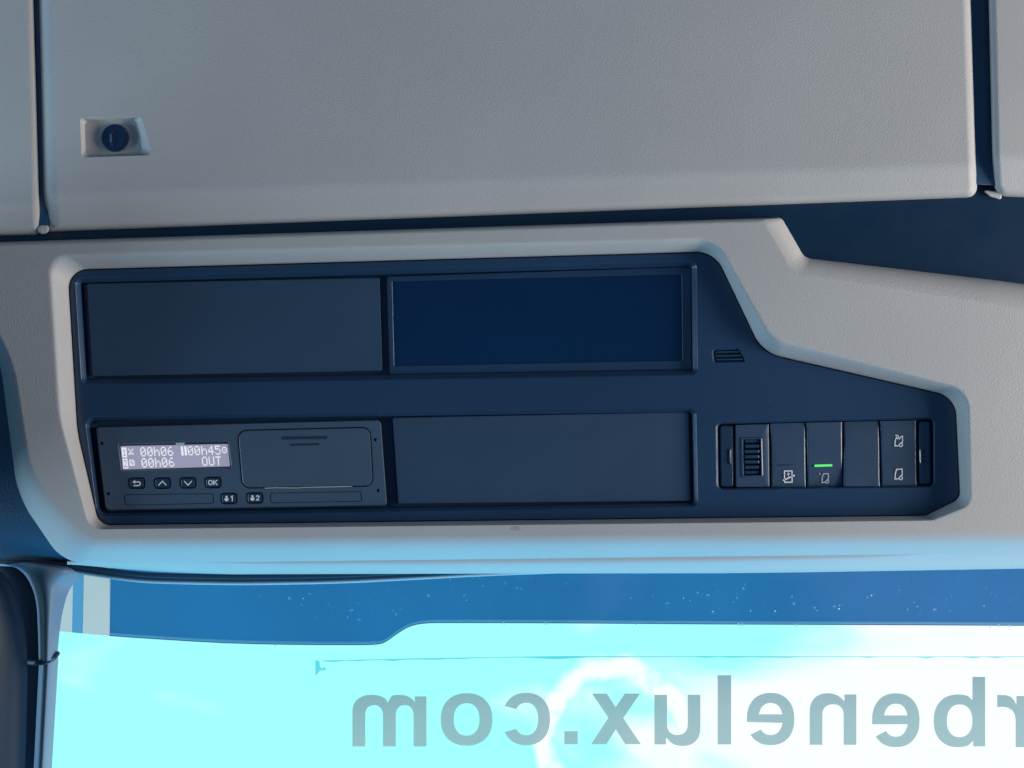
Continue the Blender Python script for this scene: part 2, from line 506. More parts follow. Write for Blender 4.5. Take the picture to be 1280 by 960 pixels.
dm = thing('storage_locker', 'wide grey grained locker door with a round key lock in its corner', 'locker', P(640, 120, 0.0))
lock_hole = [([(100, 147, 5), (176, 145, 7), (191, 194, 6), (102, 197, 6)], 0.0),
             ([(100.8, 147.8, 5), (175.5, 146, 7), (190.2, 193.6, 6), (102.6, 196.4, 6)], 0.0008),
             ([(106, 152, 4), (170, 150, 5), (179.5, 192.4, 5), (107.5, 194, 5)], 0.0052),
             ([(107.5, 153.4, 4), (168.8, 151.4, 5), (178, 191.2, 5), (109, 192.6, 5)], 0.0052)]
locker_door('door_panel', [(40, -330, 12), (1203, -330, 12), (1219.5, 200, 0), (1222, 246.5, 13), (57, 290, 6), (54, 238, 0)], dm, 0.0, 8, lock_hole, left=8)
mb = MB()
def disc(cx, cy, r, n=28): return [(cx + r*math.cos(2*math.pi*k/n), cy + r*math.sin(2*math.pi*k/n)) for k in range(n)]
rs = [mb.ring(disc(144, 172.5, r), d) for r, d in ((17.6, 0.0075), (17.6, 0.0035), (17.2, 0.0028), (15.6, 0.0026), (15.2, 0.0031), (14.0, 0.0031))]
mb.loft(rs); mb.cap(rs[-1])
lk = mb.build('lock_cylinder', LOCK, dm)
mb = MB(); mb.block([(138.5, 164, 2), (142.5, 162, 2), (142.5, 184, 2), (138.5, 182, 2)], 0.0024, 0.002, 0.8)
mb.build('keyhole', DARK_LINE, lk)
mb = MB(); mb.block(rect(137.2, 167, 139.6, 178, 1), 0.0018, 0.002, 0.6)
mb.build('key_guide', plastic('worn_lock_metal', (0.06, 0.12, 0.2), 0.25, spec=0.8), lk)

dl = thing('storage_locker', 'grey locker door beside the key lock, its inner edge only', 'locker', P(-60, 120, 0.0))
locker_door('door_panel', [(-560, -330, 12), (33, -330, 10), (49.5, 250, 0), (52, 293.5, 9), (-560, 305, 8), (-560, 262, 0)], dl, 0.0, 8)
mb = MB(); mb.block([(46, 281, 5), (61, 281, 4), (61.5, 291, 6), (48, 294, 6)], 0.004, 0.02, 3.5)
mb.build('corner_pad', GREY_SMOOTH, dl)
dr = thing('storage_locker', 'pale grey locker door across the wide dark gap from the lock door', 'locker', P(1330, 120, 0.0))
locker_door('door_panel', [(1228, -330, 10), (1800, -330, 12), (1800, 215, 0), (1800, 272, 8), (1243, 245, 16), (1240, 190, 0)], dr, 0.0, 8)

# ------------------------------------------------------------------ overhead console
oc = thing('overhead_console', 'grey overhead console with a blue black fascia holding the instruments', 'console', P(640, 480, 0.0))
FASCIA = [(85, 337.5, 24), (893, 314.5, 34), (953, 441, 46), (1194, 496, 30), (1200, 623, 13), (1157, 644.5, 14), (124, 656.5, 18), (97, 540, 160)]
CH_OUT = [(60, 318, 24), (894, 297.5, 36), (965, 423, 40), (1211, 486, 32), (1214, 632, 17), (1166, 651, 16), (111, 662, 20), (73, 518, 160)]
FD = 0.0125        # depth of the black fascia behind the grey face
# surround
mb = MB()
def ring_mix(t, d):
    c = [(a[0]+(b[0]-a[0])*t, a[1]+(b[1]-a[1])*t, a[2]+(b[2]-a[2])*t) for a, b in zip(CH_OUT, FASCIA)]
    return mb.ring(rloop(c, 10, 3), d)
ch = [ring_mix(t, d) for t, d in ((0, 0.0), (0.10, 0.0004), (0.22, 0.0014), (0.42, 0.0036), (0.86, 0.0092), (0.97, 0.0114), (1.0, 0.020))]
mb.loft(ch)
F0 = [(-64, 309, 8), (955, 276, 12), (992, 340, 26), (1234, 377, 40), (1420, 412, 8), (1420, 665, 8), (108, 675, 44), (40, 600, 120), (16, 450, 150)]
F1 = [(-64, 306.5, 8), (962, 274, 12), (998, 333, 22), (1238, 368, 40), (1420, 400, 8), (1420, 674, 8), (99, 682, 47), (33, 606, 120), (10, 450, 150)]
F2 = [(-64, 305, 8), (972, 272.8, 10), (1003, 326, 18), (1242, 357, 40), (1420, 384, 8), (1420, 682, 8), (90, 691, 50), (27, 612, 120), (5, 450, 150)]
F3 = [(-64, 304.5, 8), (977, 272, 8), (1006, 322.5, 14), (1245, 350.5, 40), (1420, 374, 8), (1420, 688, 8), (82, 701, 52), (23, 618, 120), (1, 450, 150)]
F4 = [(-64, 304.5, 8), (977, 272, 8), (1006, 322.5, 14), (1245, 350.5, 40), (1420, 374, 8), (1420, 690, 8), (80, 705, 52), (22, 620, 120), (0, 450, 150)]
F5 = [(-60, 306.5, 8), (975, 274, 8), (1004, 324.5, 14), (1243, 352.5, 40), (1420, 378, 8), (1420, 689, 8), (84, 703.5, 52), (26, 618, 120), (4, 450, 150)]
def roll(du, dl):   # shallower roll-off along the top, deep one along the foot
    return lambda x, y: du + (dl - du)*min(1, max(0, (y - 480)/120))
fr = [mb.ring(rloop(c, 10, 6), roll(*d)) for c, d in ((F0, (0, 0)), (F1, (0.0014, 0.0014)), (F2, (0.0050, 0.0070)), (F3, (0.0125, 0.021)), (F4, (0.030, 0.030)), (F5, (0.052, 0.052)))]
g0 = mb.ring(rloop(inset(CH_OUT, -2.5), 10, 3), 0.0); g1 = mb.ring(rloop(inset(F0, 2.5), 10, 6), 0.0)
mb.bridge(g0, ch[0]); mb.bridge(g1, fr[0]); mb.fill(g0, g1); mb.loft(fr)
mb.build('surround', GREY, oc, smooth=50)

# lip under the console, with the long groove above it
mb = MB()
xs = [84, 100, 120, 150, 180, 201, 240, 290, 350, 430, 520, 600, 700, 800, 900, 1000, 1080, 1130, 1168, 1200, 1280, 1350, 1420]
top = [(80, 703), (100, 703.5), (600, 698), (940, 695.6), (1168, 692.6), (1420, 689.2)]
gro = [(80, 0.3), (200, 0.3), (330, 4.5), (500, 6.6), (640, 7.6), (900, 6.6), (1060, 5.0), (1168, 0.3), (1420, 0.3)]
bot = [(80, 705.5), (100, 706.5), (150, 711), (210, 715.5), (287, 718), (600, 717), (940, 716.5), (1280, 710.8), (1420, 708)]
rows = []
for fn, d in ((lambda x: lerp_y(top, x) - 1.5, 0.0335), (lambda x: lerp_y(top, x) + 0.2*lerp_y(gro, x), 0.0335),
              (lambda x: lerp_y(top, x) + lerp_y(gro, x), 0.034),
              (lambda x: lerp_y(top, x)*.6 + lerp_y(bot, x)*.4 + .6*lerp_y(gro, x), 0.0400),
              (lambda x: lerp_y(top, x)*.22 + lerp_y(bot, x)*.78 + .22*lerp_y(gro, x), 0.052),
              (lambda x: lerp_y(bot, x), 0.078)):
    rows.append([P(x, fn(x), d) for x in xs])
rows.append([P(x, lerp_y(bot, x) - 6, 0.085) for x in xs])
mb.sheet(rows); mb.build('lower_lip', GREY_SMOOTH, oc, smooth=50)

# fascia with its recesses
SLOT_UP = [(92.5, 346, 10), (872, 325, 11), (873.5, 470, 9), (101, 482, 9)]
SLOT_LO = [(105, 520, 12), (871, 509, 11), (873.5, 634.5, 9), (121, 647, 13)]
SLOT_SW = [(894.5, 527.5, 8), (1168.5, 521, 8), (1169, 609.5, 8), (895.5, 613, 8)]
GRILLE = [(889.5, 436.5, 4), (924, 434.8, 5), (934, 453, 3), (891.5, 454, 4)]
mb = MB()
oring = [mb.ring(rloop(inset(FASCIA, k), 10, 3), d) for k, d in ((0.7, 0.019), (0.7, FD + 0.0006), (1.4, FD))]
mb.loft(oring)
holes = []
for c, fl, wid, dep in ((SLOT_UP, 0.0215, 8.0, 0.0042), (SLOT_LO, 0.0215, 6.0, 0.0034), (SLOT_SW, 0.0205, 2.6, 0.002), (GRILLE, 0.0175, 2.2, 0.0016)):
    rs = [mb.ring(rloop(inset(c, wid*k), 6), FD + dep*z) for k, z in ((0, 0), (0.08, 0.0), (0.16, 0.04), (0.26, 0.14), (0.90, 0.88), (0.99, 1.0))]
    rs.append(mb.ring(rloop(inset(c, wid), 6), fl))
    mb.loft(rs); mb.cap(rs[-1]); holes.append(rs[0])
mb.fill(oring[-1], *holes)
mb.build('fascia', NAVY, oc, smooth=50)
# divider bars of the two slots
for a, b, c, d_ in (((476.5, 341), (487.5, 340.5), (491, 466), (480, 466.4)), ((480, 517), (491, 516.6), (497.5, 634), (486.5, 634.4))):
    mb = MB(); mb.block(quad(a, b, c, d_, 1), FD + 0.0085, 0.01, 2.0); mb.build('slot_divider', NAVY_DEEP, oc)
# grille slats
gr = None
for i, y in enumerate((440.2, 444.9, 449.6)):
    mb = MB(); dx = (i * 1.6)
    mb.block([(894, y - 1.3, .8), (925.2 + dx, y - 1.9, .8), (925.8 + dx, y + .6, .8), (894.3, y + 1.2, .8)], FD + 0.0006, 0.005, 1.0, 0.0008)
    mb.build('grille_slat', NAVY, oc)
# small moulded mark under the fascia
mb = MB(); mb.ribbon(disc(641.5, 660.3, 2.2, 14), 0.7, -0.0001, True); mb.ribbon(disc(646.6, 660.2, 2.2, 14), 0.7, -0.0001, True)
mb.build('moulded_mark', plastic('mark_grey', (0.30, 0.30, 0.31), 0.6), oc, smooth=0)

# ------------------------------------------------------------------ covers and display in the slots
o = MB().block(quad((108, 354.5), (474.5, 347), (478, 463.5), (115, 470.5), 2.5), FD + 0.0045, 0.011, 1.3).build('blank_cover', NAVY_LIT)
tag(o, 'plain blue black cover panel beside the glossy display, above the tachograph', 'cover')
o = MB().block(quad((490.5, 522), (861, 515), (863, 626), (498, 629.5), 2.5), FD + 0.0035, 0.012, 1.3).build('blank_cover', NAVY_LIT)
tag(o, 'plain blue black cover panel below the glossy display, beside the tachograph', 'cover')

du = thing('display', 'glossy dark rectangular display with a matt bezel', 'display', P(672, 400, FD))
BZ = quad((483, 345.5), (864, 333), (865, 462.5), (487, 468.5), 3)
SC = quad((490.5, 352), (852, 343), (853, 450.5), (493, 457.5), 1.5)
mb = MB()
r = [mb.ring(rloop(c, 5), d) for c, d in ((BZ, FD + 0.016), (BZ, FD + 0.0062), (inset(BZ, 0.5), FD + 0.0056), (inset(BZ, 1.5), FD + 0.0054), (inset(SC, -0.8), FD + 0.0056), (SC, FD + 0.0060), (SC, FD + 0.012))]
mb.loft(r); mb.build('bezel', NAVY, du)
mb = MB(); r = mb.ring(rloop(SC, 5), FD + 0.0064); mb.cap(r)
r2 = mb.ring(rloop(SC, 5), FD + 0.011); mb.bridge(r, r2)
mb.build('screen', SCREEN, du)

# ------------------------------------------------------------------ tachograph
TD = FD + 0.001
ta = thing('tachograph', 'dark tachograph with a lit two line display, six buttons and a paper drawer', 'tachograph', P(300, 580, TD))
BODY = [(119.5, 533.5, 5), (476, 524.5, 6), (484, 632, 5), (132, 638, 6)]
LCD_Q = [(147, 554, 3), (286.5, 551.5, 3), (290.5, 586, 3), (151.5, 589.5, 3)]
COVER = [(297.5, 538.5, 10), (462, 534.5, 10), (466, 607, 9), (303.5, 609.5, 10)]
SLOT_A = [(154.5, 618, 3), (266.5, 616.5, 3), (268, 629.5, 3), (156.5, 632, 3)]
SLOT_B = [(337, 616, 3), (451, 613.8, 3), (453, 627, 3), (338.5, 629, 3)]
mb = MB()
rs = [mb.ring(rloop(inset(BODY, k), 6), TD + d) for k, d in ((0, 0.017), (0, 0.0022), (0.3, 0.001), (0.7, 0.0003), (1.2, 0.0))]
mb.loft(rs)
hl = []
def groove(c, w=1.3, dep=0.0012):
    a = mb.ring(rloop(c, 6), TD); b = mb.ring(rloop(c, 6), TD + dep)
    cc = inset(c, w); e = mb.ring(rloop(cc, 6), TD + dep); f = mb.ring(rloop(cc, 6), TD + 0.0001)
    mb.loft([a, b, e, f]); mb.cap(f); hl.append(a)
def pit(c, dep, lip=0.8):
    a = mb.ring(rloop(c, 6), TD); b = mb.ring(rloop(inset(c, lip*.3), 6), TD + 0.0003); e = mb.ring(rloop(inset(c, lip), 6), TD + dep)
    mb.loft([a, b, e]); mb.cap(e); hl.append(a)
pit(LCD_Q, 0.0034, 2.0)
groove(SLOT_A, 1.0); groove(SLOT_B, 1.0)
pit(inset(COVER, -1.4), 0.003)
BUT = {'back': (171, 604), 'up': (203, 604), 'down': (235, 603.6), 'ok': (266.3, 603.2), 'one': (286.2, 623.2), 'two': (318.6, 622.6)}
def but_q(c, w=10.6, h=7.4, r=4): x, y = c; return [(x-w-.4, y-h, r), (x+w-.4, y-h-.3, r), (x+w+.4, y+h-.3, r), (x-w+.4, y+h, r)]
for c in BUT.values(): pit(but_q(c), 0.0024)
for c in ((127.2, 554), (135.3, 617), (469, 549.5), (472.6, 613)):
    pit(rect(c[0]-2.2, c[1]-2.2, c[0]+2.2, c[1]+2.2, 2.1), 0.003)
mb.fill(rs[-1], *hl)
mb.build('housing', TACHO, ta, smooth=45)
# display
LQ = [(150.5, 557.6), (284.6, 555.0), (287.4, 583.0), (153.6, 587.0)]
mb = MB(); mb.block(quad(*LQ, 1.2), TD + 0.0022, 0.0012, 0.3)
lcd = mb.build('display', LCD, ta)
FONT = {
 '0': ['01110','10001','10011','10101','11001','10001','01110'], '4': ['00010','00110','01010','10010','11111','00010','00010'],
 '5': ['11111','10000','11110','00001','00001','10001','01110'], '6': ['00110','01000','10000','11110','10001','10001','01110'],
 'h': ['10000','10000','10110','11001','10001','10001','10001'], 'O': ['01110','10001','10001','10001','10001','10001','01110'],
 'U': ['10001','10001','10001','10001','10001','10001','01110'], 'T': ['11111','00100','00100','00100','00100','00100','00100'],
 'I': ['11011','11011','11011','11011','11011','11011','11011'], 'o': ['00000','01110','10001','10101','10001','01110','00000'],
 '1': ['1111111','1110111','1100111','1110111','1110111','1110111','1100011','1111111'],
 '2': ['1111111','1100011','1011101','1111011','1110111','1101111','1000001','1111111'],
 'x': ['00000','10001','01010','00100','01010','11011','00000'], 'q': ['00000','11110','10011','10101','11001','11111','00000']}
def lq(u, v):
    a, b, c, e = LQ
    return ((a[0]*(1-u)+b[0]*u)*(1-v)+(e[0]*(1-u)+c[0]*u)*v, (a[1]*(1-u)+b[1]*u)*(1-v)+(e[1]*(1-u)+c[1]*u)*v)
def glyphs(mb, text, u0, v0, cw, cell=None, vh=0.40):
    # u in display widths; v in display heights
    for i, ch in enumerate(text):
        if ch == ' ': continue
        g = FONT[ch]; rws = len(g); cls = len(g[0])
        gw = cw * 0.80; pw = gw / cls; ph = vh / rws
        for ry in range(rws):
            for cx in range(cls):
                if g[ry][cx] == '1':
                    u = u0 + i*cw + cx*pw; v = v0 + ry*ph
                    mb.bm.faces.new([mb.bm.verts.new(P(*lq(*q), TD + 0.00215)) for q in ((u, v), (u+pw*1.0, v), (u+pw*1.0, v+ph*1.0), (u, v+ph*1.0))])
for row, items in enumerate(((('1', 0.008, .056, .42), ('x', 0.068, .060, .36), ('00h06', 0.180, .0635, .40), ('I', 0.560, .066, .40), ('00h45', 0.622, .0635, .40), ('o', 0.940, .060, .40)),
                             (('2', 0.008, .056, .42), ('q', 0.068, .060, .36), ('00h06', 0.180, .0635, .40), ('OUT', 0.745, .0635, .40)))):
    mb = MB()
    for tx, u0, cw, vh in items: glyphs(mb, tx, u0, 0.065 + 0.475*row, cw, vh=vh)
    o = mb.build('display_text', LCD_TEXT, lcd, smooth=0)
# glass edge above the display
mb = MB(); mb.block([(232, 552.6, .5), (289, 551.2, .5), (289.6, 554.2, .5), (233, 555.6, .5)], TD + 0.0012, 0.001, 0.4)
mb.build('window_edge', DARK_LINE, ta)
mb = MB(); mb.block([(219, 553.4, .8), (231, 552.8, .8), (229.5, 556.6, .8), (221, 557.2, .8)], TD + 0.0010, 0.001, 0.4)
mb.build('window_clip', plastic('clear_clip', (0.45, 0.6, 0.7), 0.2), ta)
# paper drawer
mb = MB(); mb.block(COVER, TD - 0.0006, 0.003, 1.6, 0.0006, 6)
pd = mb.build('paper_drawer', TACHO, ta)
for x0, x1, y0, y1 in ((352, 409, 545.2, 549.2), (363, 399, 554.2, 557.0)):
    mb = MB(); mb.block([(x0, y0 + .4, .4), (x1, y0 - .4, .4), (x1, y1 - .4, .4), (x0, y1 + .4, .4)], TD - 0.00075, 0.0008, 0.2)
    mb.build('drawer_mark', DARK_LINE, pd)
mb = MB(); mb.tube([P(x, y, TD - 0.0004) for x, y in ((331, 610.2), (345, 609.6), (372, 609.9), (380, 609.2), (440, 608.0))], 0.00028, 6)
mb.build('drawer_edge', plastic('worn_edge', (0.5, 0.52, 0.56), 0.3), pd)
# buttons
ICON_D = TD - 0.00075
def button(key, cat_label):
    c = BUT[key]
    mb = MB(); mb.block(inset(but_q(c), 1.6), TD - 0.0006, 0.0028, 1.6, 0.0006)
    b = mb.build('button', BUTTON, ta); b['label'] = cat_label
    return b
def icon(b, strokes, name='icon', polys=(), mat=None, d=None):
    mb = MB()
    dd = ICON_D if d is None else d
    for pts, w, closed in strokes: mb.ribbon(pts, w, dd, closed)
    for pl in polys: mb.cap(mb.ring(pl, dd - 0.00003))
    return mb.build(name, mat or WHITE_PRINT, b, smooth=0)
x, y = BUT['back']; b = button('back', 'button with a white return arrow')
icon(b, [([(x-2.5, y-1.6), (x+2.6, y-1.7), (x+4.3, y-.2), (x+4.3, y+1.4), (x+2.8, y+2.9), (x-4.0, y+3.0)], 1.5, False)], polys=[[(x-6, y-1.6), (x-2, y-4), (x-2, y+.8)]])
x, y = BUT['up']; b = button('up', 'button with a white upward chevron')
icon(b, [([(x-5, y+2.8), (x, y-2.6), (x+5, y+2.7)], 1.3, False)])
x, y = BUT['down']; b = button('down', 'button with a white downward chevron')
icon(b, [([(x-5, y-2.4), (x+.1, y+2.9), (x+4.9, y-2.5)], 1.3, False)])
x, y = BUT['ok']; b = button('ok', 'button marked OK')
icon(b, [([(x-3.3 + 2.3*math.cos(a), y + 2.7*math.sin(a)) for a in [math.pi*k/8 for k in range(16)]], 1.3, True),
         ([(x+.9, y-3.2), (x+.9, y+3.2)], 1.4, False), ([(x+5.2, y-3.2), (x+1.6, y+.2)], 1.3, False), ([(x+2.3, y-.4), (x+5.4, y+3.2)], 1.3, False)])
def driver(x, y): return [disc(x, y-2.2, 1.5, 10), [(x-2.3, y-.6), (x+2.3, y-.6), (x+2.6, y+1.6), (x+1.0, y+3.4), (x-1.0, y+3.4), (x-2.6, y+1.6)]]
x, y = BUT['one']; b = button('one', 'button with a white figure and 1')
icon(b, [([(x+2.2, y-1.6), (x+4.2, y-3.2), (x+4.2, y+3.3)], 1.4, False)], polys=driver(x-3, y))
x, y = BUT['two']; b = button('two', 'button with a white figure and 2')
icon(b, [([(x+1.6, y-1.5), (x+2.4, y-2.8), (x+4.2, y-2.9), (x+5.2, y-1.6), (x+4.4, y), (x+1.6, y+2.6), (x+5.6, y+2.5)], 1.3, False)], polys=driver(x-3, y))

# ------------------------------------------------------------------ switch bank
SD = FD + 0.0025
sb = thing('switch_bank', 'row of five dark switches with a thumbwheel and a green light', 'switches', P(1032, 568, SD))
def ysw(x): return lerp_y([(899, 531), (1168, 525)], x), lerp_y([(899, 609.8), (1168, 606.8)], x)
def rocker(x0, x1, label, tilt=0.0):
    (t0, b0), (t1, b1) = ysw(x0), ysw(x1)
    mb = MB(); n = 9
    q = quad((x0, t0), (x1, t1), (x1 + .8, b1), (x0 + .8, b0), 1.6)
    mid = (t0 + b0)/2; h = (b0 - t0)/2
    f = lambda x, y: SD + tilt*(y - mid)/h + 0.0010*(1 - ((y - mid)/h)**2)
    rows = []
    for k in range(n + 1):
        v = k / n
        row = []
        for u, ex in ((0, 1), (0.015, .35), (0.05, 0), (0.95, 0), (0.985, .35), (1, 1)):
            e2 = max(0, 1 - min(v, 1 - v)/0.03)
            x = (q[0][0]*(1-u)+q[1][0]*u)*(1-v) + (q[3][0]*(1-u)+q[2][0]*u)*v
            y = (q[0][1]*(1-u)+q[1][1]*u)*(1-v) + (q[3][1]*(1-u)+q[2][1]*u)*v
            row.append(mb.bm.verts.new(P(x, y, f(x, y) + 0.0007*max(ex, e2))))
        rows.append(row)
    mb.loft(rows, closed=False)
    edge = rows[0] + [r_[-1] for r_ in rows[1:]] + rows[-1][-2::-1] + [r_[0] for r_ in rows[-2:0:-1]]
    back = [mb.bm.verts.new(v.co + Vector((0, 0.012, 0))) for v in edge]
    mb.bridge(edge, back)
    o = mb.build('switch', NAVY_LIT, sb, smooth=50); o['label'] = label
    return o
s1 = MB()
# switch with the thumbwheel: a plate with an opening
(t0, b0), (t1, b1) = ysw(919), ysw(961)
PL = quad((919, t0), (961, t1), (961.8, b1), (919.8, b0), 1.6)
WH = quad((926, 547), (953, 546.3), (954.2, 596), (927.2, 597), 3)
r = [s1.ring(rloop(c, 5), d) for c, d in ((PL, SD + .012), (PL, SD + .0008), (inset(PL, 1), SD))]
s1.loft(r)
h = [s1.ring(rloop(inset(WH, k), 5), SD + d) for k, d in ((0, 0), (0.6, -0.0006), (1.8, -0.0007), (2.8, 0.0), (3.0, 0.005))]
s1.loft(h); s1.cap(h[-1]); s1.fill(r[-1], h[0])
p1 = s1.build('thumbwheel_plate', NAVY_LIT, sb, smooth=50)
mb = MB()
for k in range(7):
    yy = 551.2 + k * 6.55; bulge = 0.0020*(1 - ((k - 3)/3.6)**2)
    mb.block(quad((930.4, yy - 2.2), (949.2, yy - 2.5), (949.4, yy + 2.0), (930.6, yy + 2.3), 1.0), SD + 0.0012 - bulge, 0.004, 1.4, 0.0011)
mb.build('thumbwheel', NAVY, p1)
s2 = rocker(963.2, 1006.4, 'switch with a white crossed out card symbol', 0.0006)
s3 = rocker(1008.4, 1052.4, 'switch with a lit green line', 0.0016)
s4 = rocker(1054.6, 1098.8, 'blank switch', -0.0012)
s5 = rocker(1101.0, 1145.0, 'switch with two white truck symbols', 0.0)
ID = SD - 0.0016
def sd(y, tilt):   # depth of a print just proud of a rocker face
    mid = 568; h = 40
    return SD + tilt*(y - mid)/h + 0.0010*(1 - ((y - mid)/h)**2) - 0.00045
mb = MB(); mb.block(quad((1018, 580.8), (1040.2, 580.2), (1040.4, 583.0), (1018.2, 583.6), 0.8), sd(582, 0.0016) - 0.0003, 0.0012, 0.4)
mb.build('indicator_light', LED, s3)
mb = MB(); mb.block(quad((973, 581.2), (995, 580.4), (995, 581.4), (973, 582.2)), sd(581, .0006), 0.0008, 0.1)
mb.build('indicator_light', NAVY, s2)
def truck(cx, cy, s=1.0, open_roof=False):
    f = lambda a: [(cx + u*s, cy + v*s) for u, v in a]
    body = [(-2.4, 6.2), (-4.6, 6.0), (-4.0, -1.0), (-2.2, -6.0), (4.2, -6.2), (4.4, 2.2)]
    st = [(f([(0.2, 5.8), (-4.6, 6.2), (-4.2, -1.0), (-2.6, -6.0), (4.2, -6.2), (4.3, 1.6), (2.0, 2.2)]), 1.3*s, False),
          (f([(2.6 + 2.1*math.cos(a), 5.0 + 2.0*math.sin(a)) for a in [math.pi*k/6 for k in range(12)]]), 1.2*s, True)]
    if open_roof:
        st[0] = (f([(0.2, 5.8), (-4.8, 6.2), (-4.6, 0.0), (-3.0, -4.6), (-1.0, -2.2)]), 1.3*s, False)
        st.insert(1, (f([(-4.2, -7.4), (-0.8, -6.4), (0.8, -2.6), (3.4, -5.8), (4.6, -6.0), (4.7, 1.6), (2.2, 2.2)]), 1.2*s, False))
    return st
icon(s5, truck(1123.5, 551.2, 1.0, True), 'truck_symbol', d=sd(552, 0))
icon(s5, truck(1123.4, 592.6, 1.0), 'truck_symbol', d=sd(592, 0) + 0.00005)
SOFT = plastic('faded_print', (0.42, 0.47, 0.56), 0.5)
icon(s3, truck(1031.6, 597.6, 0.9) + [([(1024.6, 591.2), (1024.8, 593.6)], 1.0, False)], 'truck_symbol', mat=SOFT, d=sd(597, .0016))
icon(s2, [([(980.6, 588.8), (990.0, 588.6), (990.2, 602.6), (980.8, 602.9)], 1.3, True), ([(978.4, 600.6), (993.6, 594.0)], 1.7, False),
          ([(985.4, 590.6), (985.6, 595.4)], 1.1, False), ([(983.4, 592.6), (987.6, 592.4)], 1.0, False)], 'card_symbol', polys=[], d=sd(596, .0006))
# end caps
for x0, x1 in ((899.5, 916.5), (1148, 1163.5)):
    (t0, b0), (t1, b1) = ysw(x0), ysw(x1)
    mb = MB(); mb.block(quad((x0, t0 + 1), (x1, t1 + 1), (x1 + .8, b1 - 1), (x0 + .8, b0 - 1), 4), SD + 0.0008, 0.012, 2.2, 0.0012)
    e = mb.build('end_cap', NAVY, sb)
    xx = 912.8 if x0 < 1000 else 1150.4
    mb = MB(); mb.block([(xx - 1.2, 562, 1.2), (xx + 1.4, 560, 1.2), (xx + 1.6, 582, 1.2), (xx - .8, 578, 1.2)], SD - 0.0002, 0.002, 1.0, 0.0010)
    mb.build('catch', plastic('polished_catch', (0.10, 0.13, 0.18), 0.2, spec=0.8), e)

# ------------------------------------------------------------------ windscreen, seal, visor
def GD(py): return 0.088 + (py - 715) * 0.00022      # the glass leans away towards its foot
ws = thing('windscreen', 'clear windscreen below the console with a dark rubber seal along its top', 'windscreen', P(640, 830, GD(830)))
mb = MB()
gx = [60, 200, 400, 640, 900, 1150, 1500, 1800]
for off in (0.0, 0.005):
    mb.sheet([[P(x, y, GD(y) + off) for x in gx] for y in (690, 760, 840, 960, 1150, 1400)])
mb.build('glass', GLASS, ws)
seal = spline([(-60, 699.0), (0, 699.4), (40, 701.4), (80, 706.6), (120, 713), (160, 718.4), (200, 721.4), (290, 723.2), (360, 722.6), (430, 721.0), (520, 716.6), (620, 711.5), (800, 706), (1100, 702), (1450, 696)], 6)
mb = MB(); mb.tube([P(x, y - 2.0, 0.0835) for x, y in seal], 0.0018, 10); mb.build('upper_seal_bead', RUBBER, ws, smooth=60)
mb = MB(); mb.tube([P(x, y + 2.0, 0.0845) for x, y in seal], 0.0020, 10); mb.build('lower_seal_bead', RUBBER, ws, smooth=60)
mb = MB(); mb.tube([P(x, y + 6.2, 0.0855) for x, y in seal], 0.0011, 8); mb.build('edge_trim', plastic('pale_edge_trim', (0.42, 0.55, 0.66), 0.35), ws, smooth=60)

# outside sun visor of smoked acrylic
VD = 0.17
def vy(x): return lerp_y(VB, x)
VB = [(40, 784), (75, 789), (135, 794.5), (200, 799), (280, 803.6), (360, 805.6), (440, 806), (470, 805.4), (482, 802), (497, 791.6), (512, 783), (530, 779.2), (560, 778.4), (700, 778.8), (900, 780.2), (1280, 782), (1800, 786)]
VB = spline(VB, 5)
sv = thing('sun_visor', 'blue smoked outside sun visor with a stepped lower edge behind the windscreen', 'sun visor', P(640, 740, VD))
vx = sorted(set([137] + [150, 170, 200, 240, 280, 320, 360, 400, 440, 455, 464, 470, 474, 478, 482, 486, 490, 494, 498, 502, 506, 510, 515, 520, 525, 530, 537, 545, 560, 620, 700, 800, 900, 1000, 1150, 1280, 1500, 1800]))
def vdepth(y): return VD + (y - 700) * 0.00025
mb = MB()
front = [[P(x, 640 + (vy(x) - 4 - 640)*t, vdepth(640 + (vy(x)-640)*t)) for x in vx] for t in (0, .3, .6, .85, 1)]
mb.sheet(front)
mb.build('panel', VISOR, sv)
mb = MB()
mb.sheet([[P(x, vy(x) - 4.0, vdepth(vy(x))) for x in vx], [P(x, vy(x) - 2.2, vdepth(vy(x)) - 0.0014) for x in vx], [P(x, vy(x) - 0.6, vdepth(vy(x)) - 0.001) for x in vx], [P(x, vy(x), vdepth(vy(x)) + 0.0015) for x in vx]])
mb.build('rim', VISOR_EDGE, sv)
mb = MB(); mb.tube([P(x, vy(x) - 0.2, vdepth(vy(x)) - 0.0004) for x in vx], 0.00042, 6)
mb.build('lower_edge', plastic('dark_visor_edge', (0.03, 0.12, 0.26), 0.3), sv)
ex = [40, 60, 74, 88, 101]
for x0, x1, m_ in ((40, 90, PALE_REFLECTION), (90, 103.5, VISOR_EDGE), (103.5, 137, PALE_REFLECTION)):
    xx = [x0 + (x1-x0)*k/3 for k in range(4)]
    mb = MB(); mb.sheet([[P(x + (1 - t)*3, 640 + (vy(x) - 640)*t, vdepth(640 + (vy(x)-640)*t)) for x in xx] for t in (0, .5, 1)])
    mb.build('reflection_strip', m_, sv)  # stripes of the painted curtain reflection at the visor's left end

